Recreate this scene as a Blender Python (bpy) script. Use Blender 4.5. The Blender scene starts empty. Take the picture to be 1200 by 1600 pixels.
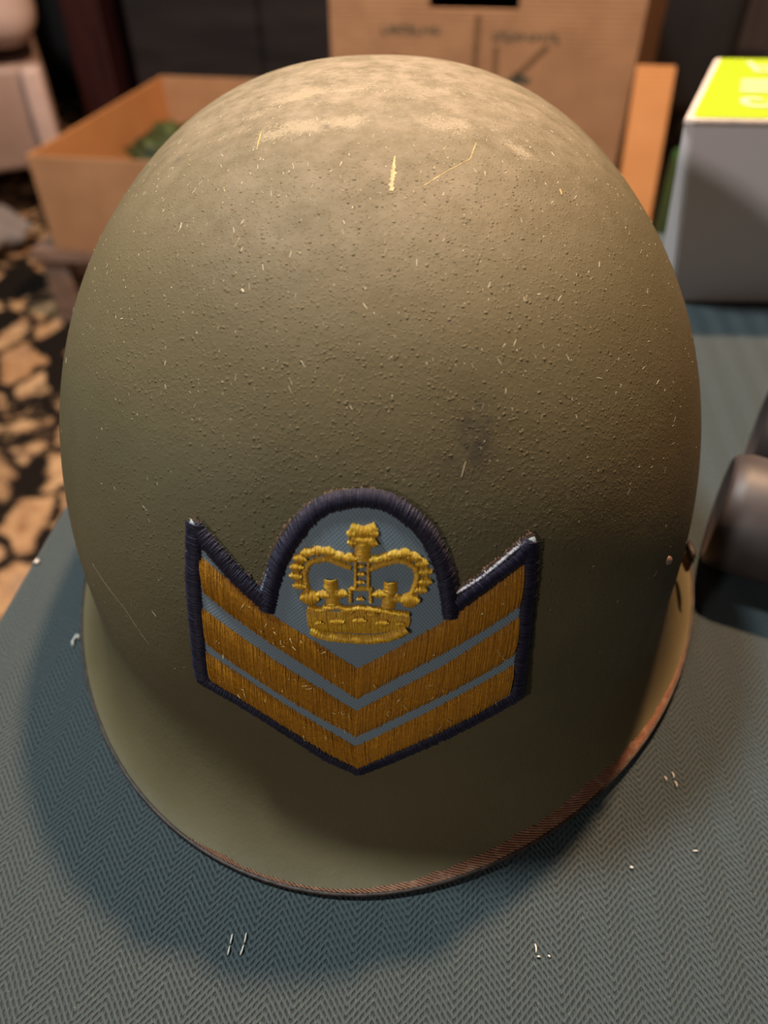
import bpy, bmesh, math, random
import numpy as np
from mathutils import Vector, Matrix
from mathutils.bvhtree import BVHTree
R = math.radians
rng = np.random.default_rng(7)
random.seed(7)
C = bpy.context.scene.collection
SC = bpy.context.scene
T = 0.74                      # height of the cloth-covered table top above the floor

# ------------------------------------------------------------------ camera
PITCH = 44.03
cam_d = bpy.data.cameras.new('camera')
cam = bpy.data.objects.new('camera', cam_d); C.objects.link(cam)
cam.location = (-0.0005, -0.21792, T + 0.2305)
cam.rotation_euler = (R(90 - PITCH), 0, 0)
cam_d.sensor_fit = 'VERTICAL'; cam_d.sensor_height = 36.0; cam_d.sensor_width = 27.0
cam_d.lens = 36.0 * 1202 / 1600
cam_d.clip_start = 0.01
cam_d.dof.use_dof = True; cam_d.dof.focus_distance = 0.198; cam_d.dof.aperture_fstop = 9.0
SC.camera = cam

# ------------------------------------------------------------------ light
SC.view_settings.view_transform = 'Standard'; SC.view_settings.look = 'None'
SC.view_settings.gamma = 1.0; SC.view_settings.use_curve_mapping = False
SC.view_settings.exposure = 0.0
w = bpy.data.worlds.new('world'); SC.world = w; w.use_nodes = True
w.node_tree.nodes['Background'].inputs[0].default_value = (1.0, 0.8, 0.62, 1)
w.node_tree.nodes['Background'].inputs[1].default_value = 0.042

def lamp(name, loc, col, watts, radius):
    d = bpy.data.lights.new(name, 'POINT'); d.color = col; d.energy = watts; d.shadow_soft_size = radius
    o = bpy.data.objects.new(name, d); C.objects.link(o); o.location = loc
    return o
lamp('ceiling_lamp_warm', (0.31, 0.70, T + 1.58), (1.0, 0.63, 0.375), 238, 0.05)
lamp('ceiling_lamp_cool', (-0.56, 0.33, T + 1.60), (0.84, 0.93, 0.94), 158, 0.11)
lamp('room_lamp_front', (-1.12, -1.39, T + 0.90), (1.0, 0.91, 0.86), 44, 0.06)

# ------------------------------------------------------------------ helpers
def link(o, parent=None):
    C.objects.link(o)
    if parent is not None:
        o.parent = parent
        o.matrix_parent_inverse = parent.matrix_basis.inverted()
    return o
def mesh(name, verts, faces, mat=None, parent=None, smooth=False):
    """one mesh object, vertices in world coordinates (parent kept without moving it)"""
    m = bpy.data.meshes.new(name); m.from_pydata([tuple(v) for v in verts], [], [tuple(f) for f in faces]); m.update()
    if mat: m.materials.append(mat)
    if smooth: m.polygons.foreach_set('use_smooth', [True] * len(m.polygons))
    o = bpy.data.objects.new(name, m)
    return link(o, parent)
def from_bm(name, bm, mat=None, parent=None, smooth=False):
    bmesh.ops.recalc_face_normals(bm, faces=bm.faces)
    m = bpy.data.meshes.new(name); bm.to_mesh(m); bm.free()
    if mat: m.materials.append(mat)
    if smooth: m.polygons.foreach_set('use_smooth', [True] * len(m.polygons))
    return link(bpy.data.objects.new(name, m), parent)
def thing(name, loc, label, cat, group=None):
    o = bpy.data.objects.new(name, None); C.objects.link(o); o.location = loc
    o.empty_display_size = 0.02
    bpy.context.view_layer.update()
    return tag(o, label, cat, group)
def tag(o, label, cat, group=None):
    o['label'] = label; o['category'] = cat
    if group: o['group'] = group
    return o
def bm_box(bm, c, s, rz=0.0, bev=0.0, seg=2, rot=None):
    r = bmesh.ops.create_cube(bm, size=1.0)
    vs = r['verts']
    bmesh.ops.scale(bm, vec=s, verts=vs)
    if bev > 0:
        es = list({e for v in vs for e in v.link_edges})
        g = bmesh.ops.bevel(bm, geom=es, offset=bev, segments=seg, affect='EDGES', profile=0.5)
        vs = list({v for v in g['verts']} | {v for v in vs if v.is_valid})
    M = Matrix.Translation(c) @ (rot.to_4x4() if rot is not None else Matrix.Rotation(rz, 4, 'Z'))
    bmesh.ops.transform(bm, matrix=M, verts=vs)
    return vs
def box(name, c, s, mat, parent=None, rz=0.0, bev=0.0, seg=2, smooth=False, rot=None):
    bm = bmesh.new(); bm_box(bm, c, s, rz, bev, seg, rot)
    return from_bm(name, bm, mat, parent, smooth)
def lathe(name, prof, mat, parent, M, n=48, smooth=True):
    """prof: (radius, along z); closed solid, placed by matrix M"""
    vs, fs = [], []
    for r, z in prof:
        for k in range(n):
            a = 2 * math.pi * k / n
            vs.append(M @ Vector((r * math.cos(a), r * math.sin(a), z)))
    for i in range(len(prof) - 1):
        for k in range(n):
            k2 = (k + 1) % n
            fs.append((i * n + k, i * n + k2, (i + 1) * n + k2, (i + 1) * n + k))
    fs.append(tuple(range(n))[::-1]); fs.append(tuple((len(prof) - 1) * n + k for k in range(n)))
    return mesh(name, vs, fs, mat, parent, smooth)
def tube_bm(bm, pts, r, n=8, closed=False):
    rings = []
    N = len(pts)
    for i, p in enumerate(pts):
        p = Vector(p)
        a = Vector(pts[(i - 1) % N] if closed or i > 0 else pts[i]); b = Vector(pts[(i + 1) % N] if closed or i < N - 1 else pts[i])
        t = (b - a).normalized(); u = t.cross(Vector((0.02, 0.03, 1))).normalized(); v = t.cross(u)
        rings.append([bm.verts.new(p + (u * math.cos(2 * math.pi * k / n) + v * math.sin(2 * math.pi * k / n)) * r) for k in range(n)])
    M = N if closed else N - 1
    for i in range(M):
        A, B = rings[i], rings[(i + 1) % N]
        for k in range(n):
            bm.faces.new((A[k], A[(k + 1) % n], B[(k + 1) % n], B[k]))
    if not closed:
        bm.faces.new(rings[0]); bm.faces.new(rings[-1])

# ------------------------------------------------------------------ material kit
class NT:
    def __init__(s, name, rough=0.6, spec=0.5, col=(0.5, 0.5, 0.5)):
        s.m = bpy.data.materials.new(name); s.m.use_nodes = True
        s.t = s.m.node_tree; s.b = s.t.nodes['Principled BSDF']
        s.b.inputs['Roughness'].default_value = rough; s.b.inputs['Specular IOR Level'].default_value = spec
        s.b.inputs['Base Color'].default_value = (*col, 1)
    def n(s, typ, **kw):
        x = s.t.nodes.new(typ)
        for k, v in kw.items():
            setattr(x, k, v)
        return x
    def set(s, sock, v):
        if isinstance(v, bpy.types.NodeSocket): s.t.links.new(v, sock)
        elif isinstance(v, (tuple, list)) and sock.type == 'RGBA': sock.default_value = (*v, 1) if len(v) == 3 else v
        else: sock.default_value = v
    def math(s, op, a, b=0.0, c=0.0):
        x = s.n('ShaderNodeMath', operation=op); s.set(x.inputs[0], a); s.set(x.inputs[1], b); s.set(x.inputs[2], c); return x.outputs[0]
    def coord(s, kind='Object'): return s.n('ShaderNodeTexCoord').outputs[kind]
    def xyz(s, v):
        x = s.n('ShaderNodeSeparateXYZ'); s.set(x.inputs[0], v); return x.outputs
    def mapping(s, v, loc=(0, 0, 0), rot=(0, 0, 0), scale=(1, 1, 1)):
        x = s.n('ShaderNodeMapping'); s.set(x.inputs['Vector'], v)
        x.inputs['Location'].default_value = loc; x.inputs['Rotation'].default_value = rot; x.inputs['Scale'].default_value = scale
        return x.outputs[0]
    def noise(s, v, scale, detail=3.0, rough=0.5, color=False, dist=0.0):
        x = s.n('ShaderNodeTexNoise'); s.set(x.inputs['Vector'], v); x.inputs['Scale'].default_value = scale
        x.inputs['Detail'].default_value = detail; x.inputs['Roughness'].default_value = rough; x.inputs['Distortion'].default_value = dist
        return x.outputs['Color' if color else 'Fac']
    def vor(s, v, scale, feature='F1', rnd=1.0):
        x = s.n('ShaderNodeTexVoronoi', feature=feature); s.set(x.inputs['Vector'], v); x.inputs['Scale'].default_value = scale
        x.inputs['Randomness'].default_value = rnd; return x.outputs
    def mix(s, f, a, b, blend='MIX'):
        x = s.n('ShaderNodeMix', data_type='RGBA', blend_type=blend); s.set(x.inputs[0], f); s.set(x.inputs[6], a); s.set(x.inputs[7], b); return x.outputs[2]
    def ramp(s, f, *stops):
        x = s.n('ShaderNodeValToRGB'); s.set(x.inputs[0], f); e = x.color_ramp.elements
        while len(e) < len(stops): e.new(0.5)
        for i, (p, c) in enumerate(stops):
            e[i].position = p; e[i].color = (*c, 1) if isinstance(c, tuple) else (c, c, c, 1)
        return x.outputs[0]
    def rangef(s, f, a, b, c=0.0, d=1.0, smooth=False):
        x = s.n('ShaderNodeMapRange'); x.interpolation_type = 'SMOOTHSTEP' if smooth else 'LINEAR'
        s.set(x.inputs[0], f); x.inputs[1].default_value = a; x.inputs[2].default_value = b; x.inputs[3].default_value = c; x.inputs[4].default_value = d
        return x.outputs[0]
    def bump(s, h, dist, strength=1.0, normal=None):
        x = s.n('ShaderNodeBump'); s.set(x.inputs['Height'], h); x.inputs['Distance'].default_value = dist; x.inputs['Strength'].default_value = strength
        if normal is not None: s.set(x.inputs['Normal'], normal)
        return x.outputs[0]
    def island(s): return s.n('ShaderNodeNewGeometry').outputs['Random Per Island']
    def attr(s, name): return s.n('ShaderNodeAttribute', attribute_name=name).outputs['Fac']
    def col(s, c): s.set(s.b.inputs['Base Color'], c); return s
    def rough(s, v): s.set(s.b.inputs['Roughness'], v); return s
    def normal(s, v): s.set(s.b.inputs['Normal'], v); return s

def mottled(name, c1, c2, scale=20, rough=0.6, bump=0.0, bscale=60, spec=0.4, stretch=(1, 1, 1)):
    k = NT(name, rough, spec); v = k.mapping(k.coord(), scale=stretch)
    k.col(k.mix(k.rangef(k.noise(v, scale, 4), 0.35, 0.65), c1, c2))
    if bump: k.normal(k.bump(k.noise(v, bscale, 3), bump))
    return k.m
# ------------------------------------------------------------------ materials
def mat_helmet():
    k = NT('olive_paint', 0.6, 0.22); v = k.coord(); x, y, z = k.xyz(v)
    base = k.mix(k.rangef(k.noise(v, 22, 4), 0.35, 0.65), (0.118, 0.0955, 0.046), (0.142, 0.1155, 0.059))
    # grime and dust that settled on the crown
    dust = k.attr('dust'); fine = k.noise(v, 1300, 4, 0.75); mid = k.noise(v, 170, 6, 0.75)
    nz = k.math('ADD', k.math('MULTIPLY', k.math('SUBTRACT', mid, 0.5), 1.1), k.math('MULTIPLY', k.math('SUBTRACT', fine, 0.5), 0.9))
    dm = k.rangef(k.math('ADD', k.math('MULTIPLY', dust, 0.8), k.math('MULTIPLY', nz, 1.5)), 0.34, 0.86, 0, 0.72, True)
    base = k.mix(dm, base, (0.46, 0.38, 0.25))
    film = k.attr('film')
    base = k.mix(k.math('MULTIPLY', film, k.rangef(k.noise(v, 130, 8, 0.75), 0.36, 0.64, 0.25, 1.0)), base, (0.42, 0.34, 0.24))
    base = k.mix(k.math('MULTIPLY', k.attr('soot'), k.rangef(k.noise(v, 260, 4, 0.65), 0.35, 0.6)), base, (0.045, 0.036, 0.03))
    # tiny worn tips
    vo = k.vor(v, 520); sel = k.xyz(vo['Color'])
    tip = k.math('MULTIPLY', k.math('LESS_THAN', vo['Distance'], 0.13), k.math('GREATER_THAN', sel[0], 0.88))
    tip = k.math('MULTIPLY', tip, k.attr('grain'))
    base = k.mix(k.math('MULTIPLY', tip, 0.75), base, (0.36, 0.29, 0.17))
    k.col(base)
    # sand in the paint: sparse pimples over a fine orange peel
    wv = k.n('ShaderNodeVectorMath', operation='MULTIPLY_ADD'); k.set(wv.inputs[0], k.noise(v, 500, 2, 0.5, color=True)); wv.inputs[1].default_value = (.0012, .0012, .0012); k.set(wv.inputs[2], v)
    v2 = k.vor(wv.outputs[0], 740); s2 = k.xyz(v2['Color'])
    dens = k.rangef(k.noise(v, 70, 4, 0.6), 0.35, 0.65, 0.80, 0.40)
    p1 = k.math('MULTIPLY', k.rangef(v2['Distance'], 0.36, 0.04, 0, 1, True), k.math('GREATER_THAN', s2[1], dens))
    p1 = k.math('MULTIPLY', p1, k.math('ADD', 0.35, k.math('MULTIPLY', s2[0], 0.65)))
    v3 = k.vor(wv.outputs[0], 1400); s3 = k.xyz(v3['Color'])
    p2 = k.math('MULTIPLY', k.rangef(v3['Distance'], 0.5, 0.05, 0, 1, True), k.math('GREATER_THAN', s3[0], 0.6))
    h = k.math('MULTIPLY', k.math('ADD', p1, k.math('MULTIPLY', p2, 0.35)), k.attr('grain'))
    h = k.math('ADD', h, k.math('MULTIPLY', k.noise(v, 900, 3, 0.6), 0.42))
    h = k.math('ADD', h, k.math('MULTIPLY', k.noise(v, 160, 3), 0.5))
    k.normal(k.bump(h, 0.00030, 1.0))
    k.rough(k.rangef(mid, 0.3, 0.7, 0.58, 0.72))
    return k.m
def mat_thread(name, c1, c2, rough=0.42, spec=0.5, sheen=0.25, tint=(1, 1, 1)):
    k = NT(name, rough, spec); v = k.coord()
    c = k.mix(k.island(), c1, c2)
    c = k.mix(k.rangef(k.noise(v, 1100, 4, 0.7), 0.35, 0.68, 0.0, 0.8), c, tuple(q * .7 for q in c1))
    c = k.mix(k.rangef(k.noise(v, 1700, 2, 0.6), 0.60, 0.72, 0.0, 0.6), c, tuple(min(1, q * 1.35) for q in c2))
    k.col(c)
    k.b.inputs['Sheen Weight'].default_value = sheen; k.b.inputs['Sheen Roughness'].default_value = 0.4
    k.set(k.b.inputs['Sheen Tint'], tint)
    k.normal(k.bump(k.noise(v, 2400, 3, 0.7), 0.00016, 0.9))
    return k.m
def mat_field():
    k = NT('blue_grey_twill', 0.55, 0.4); v = k.coord(); x, y, z = k.xyz(v)
    d = k.math('SINE', k.math('MULTIPLY', k.math('ADD', x, k.math('MULTIPLY', z, 0.75)), 2 * math.pi / 0.00085))
    e = k.math('SINE', k.math('MULTIPLY', k.math('SUBTRACT', x, k.math('MULTIPLY', z, 1.1)), 2 * math.pi / 0.0011))
    f = k.math('ADD', k.math('MULTIPLY', d, 0.35), k.math('MULTIPLY', e, 0.2))
    k.col(k.mix(k.rangef(f, -0.5, 0.5), (0.155, 0.225, 0.28), (0.27, 0.36, 0.425)))
    k.b.inputs['Sheen Weight'].default_value = 0.3
    k.normal(k.bump(f, 0.00008, 0.8))
    return k.m
def mat_cloth():
    k = NT('herringbone_cloth', 0.72, 0.3); v = k.coord(); x, y, z = k.xyz(v)
    wob = k.noise(v, 45, 2)
    u = k.math('ADD', x, k.math('MULTIPLY', k.math('SUBTRACT', wob, 0.5), 0.0012))
    PER, PIT = 0.0139, 0.00213
    tri = k.math('PINGPONG', u, PER / 2)
    ph = k.math('ADD', y, k.math('MULTIPLY', tri, 1.22))
    ph = k.math('ADD', ph, k.math('MULTIPLY', k.math('SUBTRACT', k.noise(v, 400, 2), 0.5), 0.0004))
    st = k.math('SINE', k.math('MULTIPLY', ph, 2 * math.pi / PIT))
    dot = k.math('SINE', k.math('ADD', k.math('MULTIPLY', x, 2 * math.pi / 0.00139), k.math('MULTIPLY', k.noise(v, 500, 2), 2.5)))
    rib = k.rangef(st, -0.8, 0.35, 0, 1, True)
    gro = k.math('MULTIPLY', k.math('SUBTRACT', 1.0, rib), k.rangef(dot, -0.9, 0.6, 0.25, 1.0))
    h = k.math('SUBTRACT', 1.0, k.math('MULTIPLY', gro, 0.95))
    fib = k.noise(k.mapping(v, scale=(1, .45, 1)), 1500, 2, 0.6)
    h = k.math('ADD', h, k.math('MULTIPLY', k.math('SUBTRACT', fib, 0.5), 0.5))
    c = k.mix(k.rangef(h, 0.15, 1.0), (0.009, 0.018, 0.024), (0.040, 0.060, 0.065))
    c = k.mix(k.rangef(fib, 0.62, 0.78, 0, 0.75), c, (0.155, 0.16, 0.14))  # short pale flecks, painted as glints on the weave
    c = k.mix(k.rangef(k.noise(v, 14, 3), 0.35, 0.65, 0, 0.25), c, (0.022, 0.047, 0.054))
    k.col(c)
    k.b.inputs['Sheen Weight'].default_value = 0.12
    k.normal(k.bump(h, 0.0004, 1.0))
    return k.m
def mat_carpet():
    k = NT('leaf_print_carpet', 0.9, 0.15); v = k.coord()
    warp = k.noise(v, 7, 3, 0.6, color=True)
    vv = k.n('ShaderNodeVectorMath', operation='MULTIPLY_ADD'); k.set(vv.inputs[0], warp); vv.inputs[1].default_value = (0.11, 0.11, 0.0); k.set(vv.inputs[2], v)
    vo = k.vor(k.mapping(vv.outputs[0], rot=(0, 0, 0.5), scale=(1.25, 0.85, 1)), 9.5, 'DISTANCE_TO_EDGE')
    cell = k.vor(k.mapping(vv.outputs[0], rot=(0, 0, 0.5), scale=(1.25, 0.85, 1)), 9.5)
    cr = k.xyz(cell['Color'])
    edge = k.math('ADD', vo['Distance'], k.math('MULTIPLY', k.math('SUBTRACT', k.noise(v, 34, 4, 0.65), 0.5), 0.42))
    leaf = k.rangef(edge, 0.03, 0.16, 0, 1, True)
    leaf = k.math('MULTIPLY', leaf, k.rangef(cr[0], 0.13, 0.2))
    tan = k.mix(cr[1], (0.56, 0.31, 0.15), (0.80, 0.53, 0.29))
    tan = k.mix(k.rangef(k.noise(v, 30, 5, 0.65), 0.45, 0.68, 0, 0.85), tan, (0.27, 0.115, 0.055))
    tan = k.mix(k.rangef(k.noise(v, 11, 3, 0.6), 0.55, 0.7, 0, 0.5), tan, (0.50, 0.36, 0.26))
    c = k.mix(leaf, (0.012, 0.008, 0.006), tan)
    k.col(c); k.normal(k.bump(k.noise(v, 300, 2), 0.004))
    return k.m
def mat_cardboard(name, c1, c2):
    k = NT(name, 0.8, 0.2); v = k.coord(); x, y, z = k.xyz(v)
    fl = k.math('SINE', k.math('MULTIPLY', z, 2 * math.pi / 0.007))
    k.col(k.mix(k.rangef(k.noise(v, 18, 4), 0.3, 0.7), c1, c2))
    k.normal(k.bump(k.math('ADD', k.math('MULTIPLY', fl, 0.3), k.noise(v, 60, 3)), 0.0008, 0.5))
    return k.m
def mat_rim():
    k = NT('worn_brown_edging', 0.55, 0.4); v = k.coord('UV'); x, y, z = k.xyz(v)
    d = k.math('SINE', k.math('MULTIPLY', k.math('ADD', x, k.math('MULTIPLY', y, 2.1)), 2 * math.pi / 0.00145))
    ob = k.coord()
    c = k.mix(k.rangef(d, -0.6, 0.7), (0.07, 0.028, 0.016), (0.62, 0.27, 0.14))
    c = k.mix(k.rangef(k.noise(ob, 350, 4, 0.7), 0.5, 0.72), c, (0.52, 0.30, 0.19))
    k.col(c); k.normal(k.bump(d, 0.0003, 0.9))
    return k.m
def flat(name, col, rough=0.6, spec=0.4, scale=60, amt=0.8):
    return mottled(name, tuple(c * amt for c in col), col, scale, rough, 0.0, 60, spec)

M_helmet = mat_helmet(); M_cloth = mat_cloth(); M_carpet = mat_carpet(); M_rim = mat_rim(); M_field = mat_field()
M_gold = mat_thread('gold_thread', (0.90, 0.42, 0.015), (1.0, 0.66, 0.05), 0.38, 0.5, 0.05, (1, 0.7, 0.25))
M_chev = mat_thread('dark_gold_thread', (0.46, 0.185, 0.005), (0.72, 0.31, 0.010), 0.42, 0.35, 0.0, (1, 0.65, 0.2))
M_navy = mat_thread('navy_thread', (0.008, 0.007, 0.022), (0.030, 0.025, 0.062), 0.5, 0.3, 0.05, (0.75, 0.8, 1))
M_pale_thread = mat_thread('pale_blue_thread', (0.05, 0.05, 0.08), (0.42, 0.45, 0.52), 0.5, 0.4, 0.1)
M_back = mat_thread('brown_glue_fibre', (0.11, 0.06, 0.035), (0.36, 0.22, 0.14), 0.6, 0.3, 0.2)
M_fibre = flat('loose_gold_fibre', (0.95, 0.72, 0.28), 0.35, 0.6, 200)
M_chip = NT('pale_paint_chip', 0.5, 0.4)
M_chip.col(M_chip.mix(M_chip.island(), (0.34, 0.28, 0.16), (0.85, 0.74, 0.52))); M_chip = M_chip.m
M_white = flat('white_fibre', (0.78, 0.74, 0.66), 0.7, 0.3, 300)
M_yellow = flat('yellow_scratch', (0.62, 0.46, 0.18), 0.5, 0.4, 400, 0.6)
M_card = mat_cardboard('brown_cardboard', (0.36, 0.195, 0.105), (0.45, 0.25, 0.135))
M_card2 = mat_cardboard('plain_cardboard', (0.42, 0.225, 0.115), (0.50, 0.275, 0.145))
M_card_lit = mat_cardboard('warm_lit_cardboard', (0.60, 0.27, 0.10), (0.66, 0.31, 0.12))  # lit copy of the cardboard: warm lamplight painted into the colour
M_ink = flat('green_grey_ink', (0.10, 0.095, 0.065), 0.8, 0.2)
M_ink2 = flat('brown_ink', (0.20, 0.11, 0.055), 0.8, 0.2)
M_black = flat('black_rubber', (0.018, 0.016, 0.017), 0.42, 0.5, 150)
M_steel = mottled('bare_edge_steel', (0.02, 0.015, 0.012), (0.07, 0.04, 0.03), 300, 0.5, 0.0003, 500)
M_web = mottled('brown_webbing', (0.10, 0.05, 0.025), (0.22, 0.11, 0.06), 300, 0.7, 0.0004, 900)
M_greycard = mottled('grey_coated_card', (0.84, 0.79, 0.82), (0.88, 0.83, 0.86), 8, 0.5)
M_lime = mottled('lime_green_print', (0.38, 0.54, 0.008), (0.41, 0.57, 0.012), 8, 0.4)
M_pale = mottled('pale_card_edge', (0.60, 0.50, 0.44), (0.68, 0.58, 0.52), 60, 0.6)
M_letter = mottled('cream_lettering', (0.62, 0.60, 0.34), (0.66, 0.64, 0.40), 60, 0.5)
M_wall = mottled('dark_wall', (0.016, 0.012, 0.012), (0.026, 0.020, 0.020), 3, 0.8)
M_wood = mottled('dark_table_wood', (0.05, 0.028, 0.015), (0.09, 0.05, 0.028), 8, 0.5, stretch=(1, 9, 1))
M_blackwood = mottled('black_brown_wood', (0.014, 0.012, 0.0135), (0.028, 0.022, 0.023), 4, 0.45, stretch=(1, 1, 6))
M_red = mottled('dark_red_wood', (0.032, 0.007, 0.008), (0.052, 0.013, 0.013), 5, 0.5, stretch=(6, 1, 1))
M_stool = mottled('greyish_brown_wood', (0.20, 0.125, 0.09), (0.30, 0.20, 0.16), 10, 0.45, stretch=(1, 6, 6))
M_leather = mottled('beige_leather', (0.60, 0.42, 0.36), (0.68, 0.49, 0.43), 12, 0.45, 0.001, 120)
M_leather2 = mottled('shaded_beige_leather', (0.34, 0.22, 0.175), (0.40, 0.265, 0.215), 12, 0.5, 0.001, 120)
M_grey = mottled('grey_mauve_cloth', (0.24, 0.20, 0.185), (0.33, 0.28, 0.265), 14, 0.9, 0.004, 30)
M_green = mottled('dark_green_plastic', (0.01, 0.055, 0.012), (0.025, 0.11, 0.022), 20, 0.5)
M_leaf = mottled('green_foliage_print', (0.012, 0.016, 0.006), (0.10, 0.13, 0.035), 30, 0.6, 0.004, 30)
M_chrome = mottled('pale_metal', (0.85, 0.75, 0.68), (0.9, 0.82, 0.76), 40, 0.3)

# everything but the white-grey carton is a shade deeper
for m_ in (M_helmet, M_cloth, M_carpet, M_rim, M_field, M_gold, M_chev, M_navy, M_back, M_fibre, M_chip, M_white, M_yellow, M_card, M_card2, M_card_lit, M_ink, M_ink2, M_black,
           M_steel, M_web, M_lime, M_pale, M_letter, M_wall, M_wood, M_blackwood, M_red, M_stool, M_leather, M_leather2, M_grey, M_green, M_leaf, M_chrome):
    nt = m_.node_tree; bs = nt.nodes['Principled BSDF'].inputs['Base Color']; src = bs.links[0].from_socket
    hs = nt.nodes.new('ShaderNodeHueSaturation'); hs.inputs['Value'].default_value = 0.74; nt.links.new(src, hs.inputs['Color']); nt.links.new(hs.outputs[0], bs)

# ------------------------------------------------------------------ room shell
def struct(o): o['kind'] = 'structure'; return o
struct(box('floor', (0.2, 0.8, -0.01), (5.2, 6.0, 0.02), M_carpet))
struct(box('wall_back', (0.2, 3.25, 1.25), (5.2, 0.1, 2.5), M_wall))
struct(box('wall_left', (-2.35, 0.8, 1.25), (0.1, 4.8, 2.5), M_wall))
struct(box('wall_right', (2.75, 0.8, 1.25), (0.1, 4.8, 2.5), M_wall))

# ------------------------------------------------------------------ table
RZ = R(-6.0)
def trot(x, y, z): c, s = math.cos(RZ), math.sin(RZ); return (x * c - y * s, x * s + y * c, z)
# table frame: local x right, y back; the cloth's left edge passes through (-0.1435, -0.005)
EX0 = -0.1422; EX1 = 0.66; EY0 = -0.31; EY1 = 0.318
tab = thing('table', trot((EX0 + EX1) / 2, (EY0 + EY1) / 2, 0), 'dark wooden table standing under the blue-green herringbone cloth', 'table')
def tbox(name, x0, x1, y0, y1, z0, z1, mat, parent, bev=0.002):
    return box(name, trot((x0 + x1) / 2, (y0 + y1) / 2, (z0 + z1) / 2), (x1 - x0, y1 - y0, z1 - z0), mat, parent, RZ, bev)
tbox('tabletop', EX0 + .006, EX1 - .006, EY0 + .006, EY1 - .006, T - .031, T - .003, M_wood, tab)
for lx in (EX0 + .06, EX1 - .06):
    for ly in (EY0 + .06, EY1 - .06):
        tbox('leg', lx - .022, lx + .022, ly - .022, ly + .022, 0.0, T - .031, M_wood, tab)

# tablecloth: a sheet with rounded fold-over and short drop
def tablecloth():
    def axis(a, b, n):
        inner = np.linspace(a + .004, b - .004, n); e = []
        for t in np.linspace(0, 1, 6)[1:]:
            e.append(t * math.pi / 2)
        return inner, e
    drop = 0.16; r = 0.004
    def prof(a, b, n):
        out = []
        inner = np.linspace(a + r, b - r, n)
        for zz in (drop, drop * .5): out.append((a, -zz))
        for t in np.linspace(math.pi / 2, 0.26, 5): out.append((a + r - r * math.sin(t), -(r - r * math.cos(t))))
        for q in inner: out.append((q, 0.0))
        for t in np.linspace(0.26, math.pi / 2, 5): out.append((b - r + r * math.sin(t), -(r - r * math.cos(t))))
        for zz in (drop * .5, drop): out.append((b, -zz))
        return out
    px = prof(EX0, EX1, 40); py = prof(EY0, EY1, 40)
    vs = [trot(x, y, T + min(zx, zy)) for (y, zy) in py for (x, zx) in px]
    nx = len(px); fs = [(j * nx + i, j * nx + i + 1, (j + 1) * nx + i + 1, (j + 1) * nx + i) for j in range(len(py) - 1) for i in range(nx - 1)]
    o = mesh('tablecloth', vs, fs, M_cloth, None, True)
    # give the sheet its own axes along the weave
    o.data.transform(Matrix.Translation((0, 0, -T))); o.data.transform(Matrix.Rotation(-RZ, 4, 'Z'))
    o.matrix_basis = Matrix.Translation((0, 0, T)) @ Matrix.Rotation(RZ, 4, 'Z')
    return tag(o, 'blue-green herringbone weave cloth covering the table under the helmet', 'tablecloth')
cloth = tablecloth()
bpy.context.view_layer.update()
def tuft(pairs, r=0.00028, mat=M_white):
    bm = bmesh.new()
    for (a, b) in pairs:
        a = Vector((*a, T + .00035)); b = Vector((*b, T + .0004)); m = (a + b) / 2 + Vector((0.0001, 0, .0005))
        tube_bm(bm, [a, a * .5 + m * .5 + Vector((0, 0, .0002)), m, b * .5 + m * .5 + Vector((0, 0, .0002)), b], r, 6)
    o = from_bm('loose_thread', bm, mat, cloth, True); o['label'] = 'pale loose stitch'
for prs in ([((-.0421, -.1467), (-.0423, -.1490)), ((-.0424, -.1496), (-.0426, -.1518))],
            [((-.0383, -.1464), (-.0385, -.1488)), ((-.0386, -.1494), (-.0392, -.1518))],
            [((.0913, -.0993), (.0913, -.1013)), ((.0913, -.1024), (.0915, -.1043))],
            [((.0885, -.1008), (.0887, -.1022))],
            [((.0406, -.1491), (.0406, -.1513)), ((.0408, -.1522), (.0414, -.1523)), ((.0437, -.1520), (.0441, -.1523))]):
    tuft(prs, 0.00023)
tuft([((.0712, -.1288), (.0718, -.1290))], .00035); tuft([((.0908, -.1241), (.0922, -.1242))], .0002)
tuft([((-.1415, -.0094), (-.1396, -.0085)), ((-.141, -.0076), (-.1400, -.0100))], .0005)
tuft([((-.1139, -.0450), (-.1145, -.0490)), ((-.1133, -.0455), (-.1128, -.0470)), ((-.1148, -.0480), (-.1138, -.0502))], .0004)

# ------------------------------------------------------------------ helmet
Q = dict(yaw=-0.5072, roll=0.7854, px=-0.0029, b0=.10704, af=.12116, ar=.15018, p=2.34177, pf=2.29064, n=2.23553, bw=.11989, rf=.1467,
         rb=.15229, zf=.00328, zs=.0049, zb=.03975, lean=.0044, rn=1.94343, h1=.02064, h2=.0096, h3=.00938, h4=.01918, d1=-.00408, d2=.00279)
HOFF = (0.0019, 0.0086, -0.0016)
HT = 0.17
def sup(phi, n):
    c, s = np.cos(phi), np.sin(phi)
    return np.sign(c) * np.abs(c) ** (2 / n), np.sign(s) * np.abs(s) ** (2 / n)
def hworld(X, Y, Z):
    a = R(Q['roll']); X, Z = X * math.cos(a) - Z * math.sin(a), X * math.sin(a) + Z * math.cos(a)
    a = R(Q['yaw']); X, Y = X * math.cos(a) - Y * math.sin(a), X * math.sin(a) + Y * math.cos(a)
    return np.stack([X + Q['px'] + HOFF[0], Y + HOFF[1], Z + T + HOFF[2]], -1)
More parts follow.
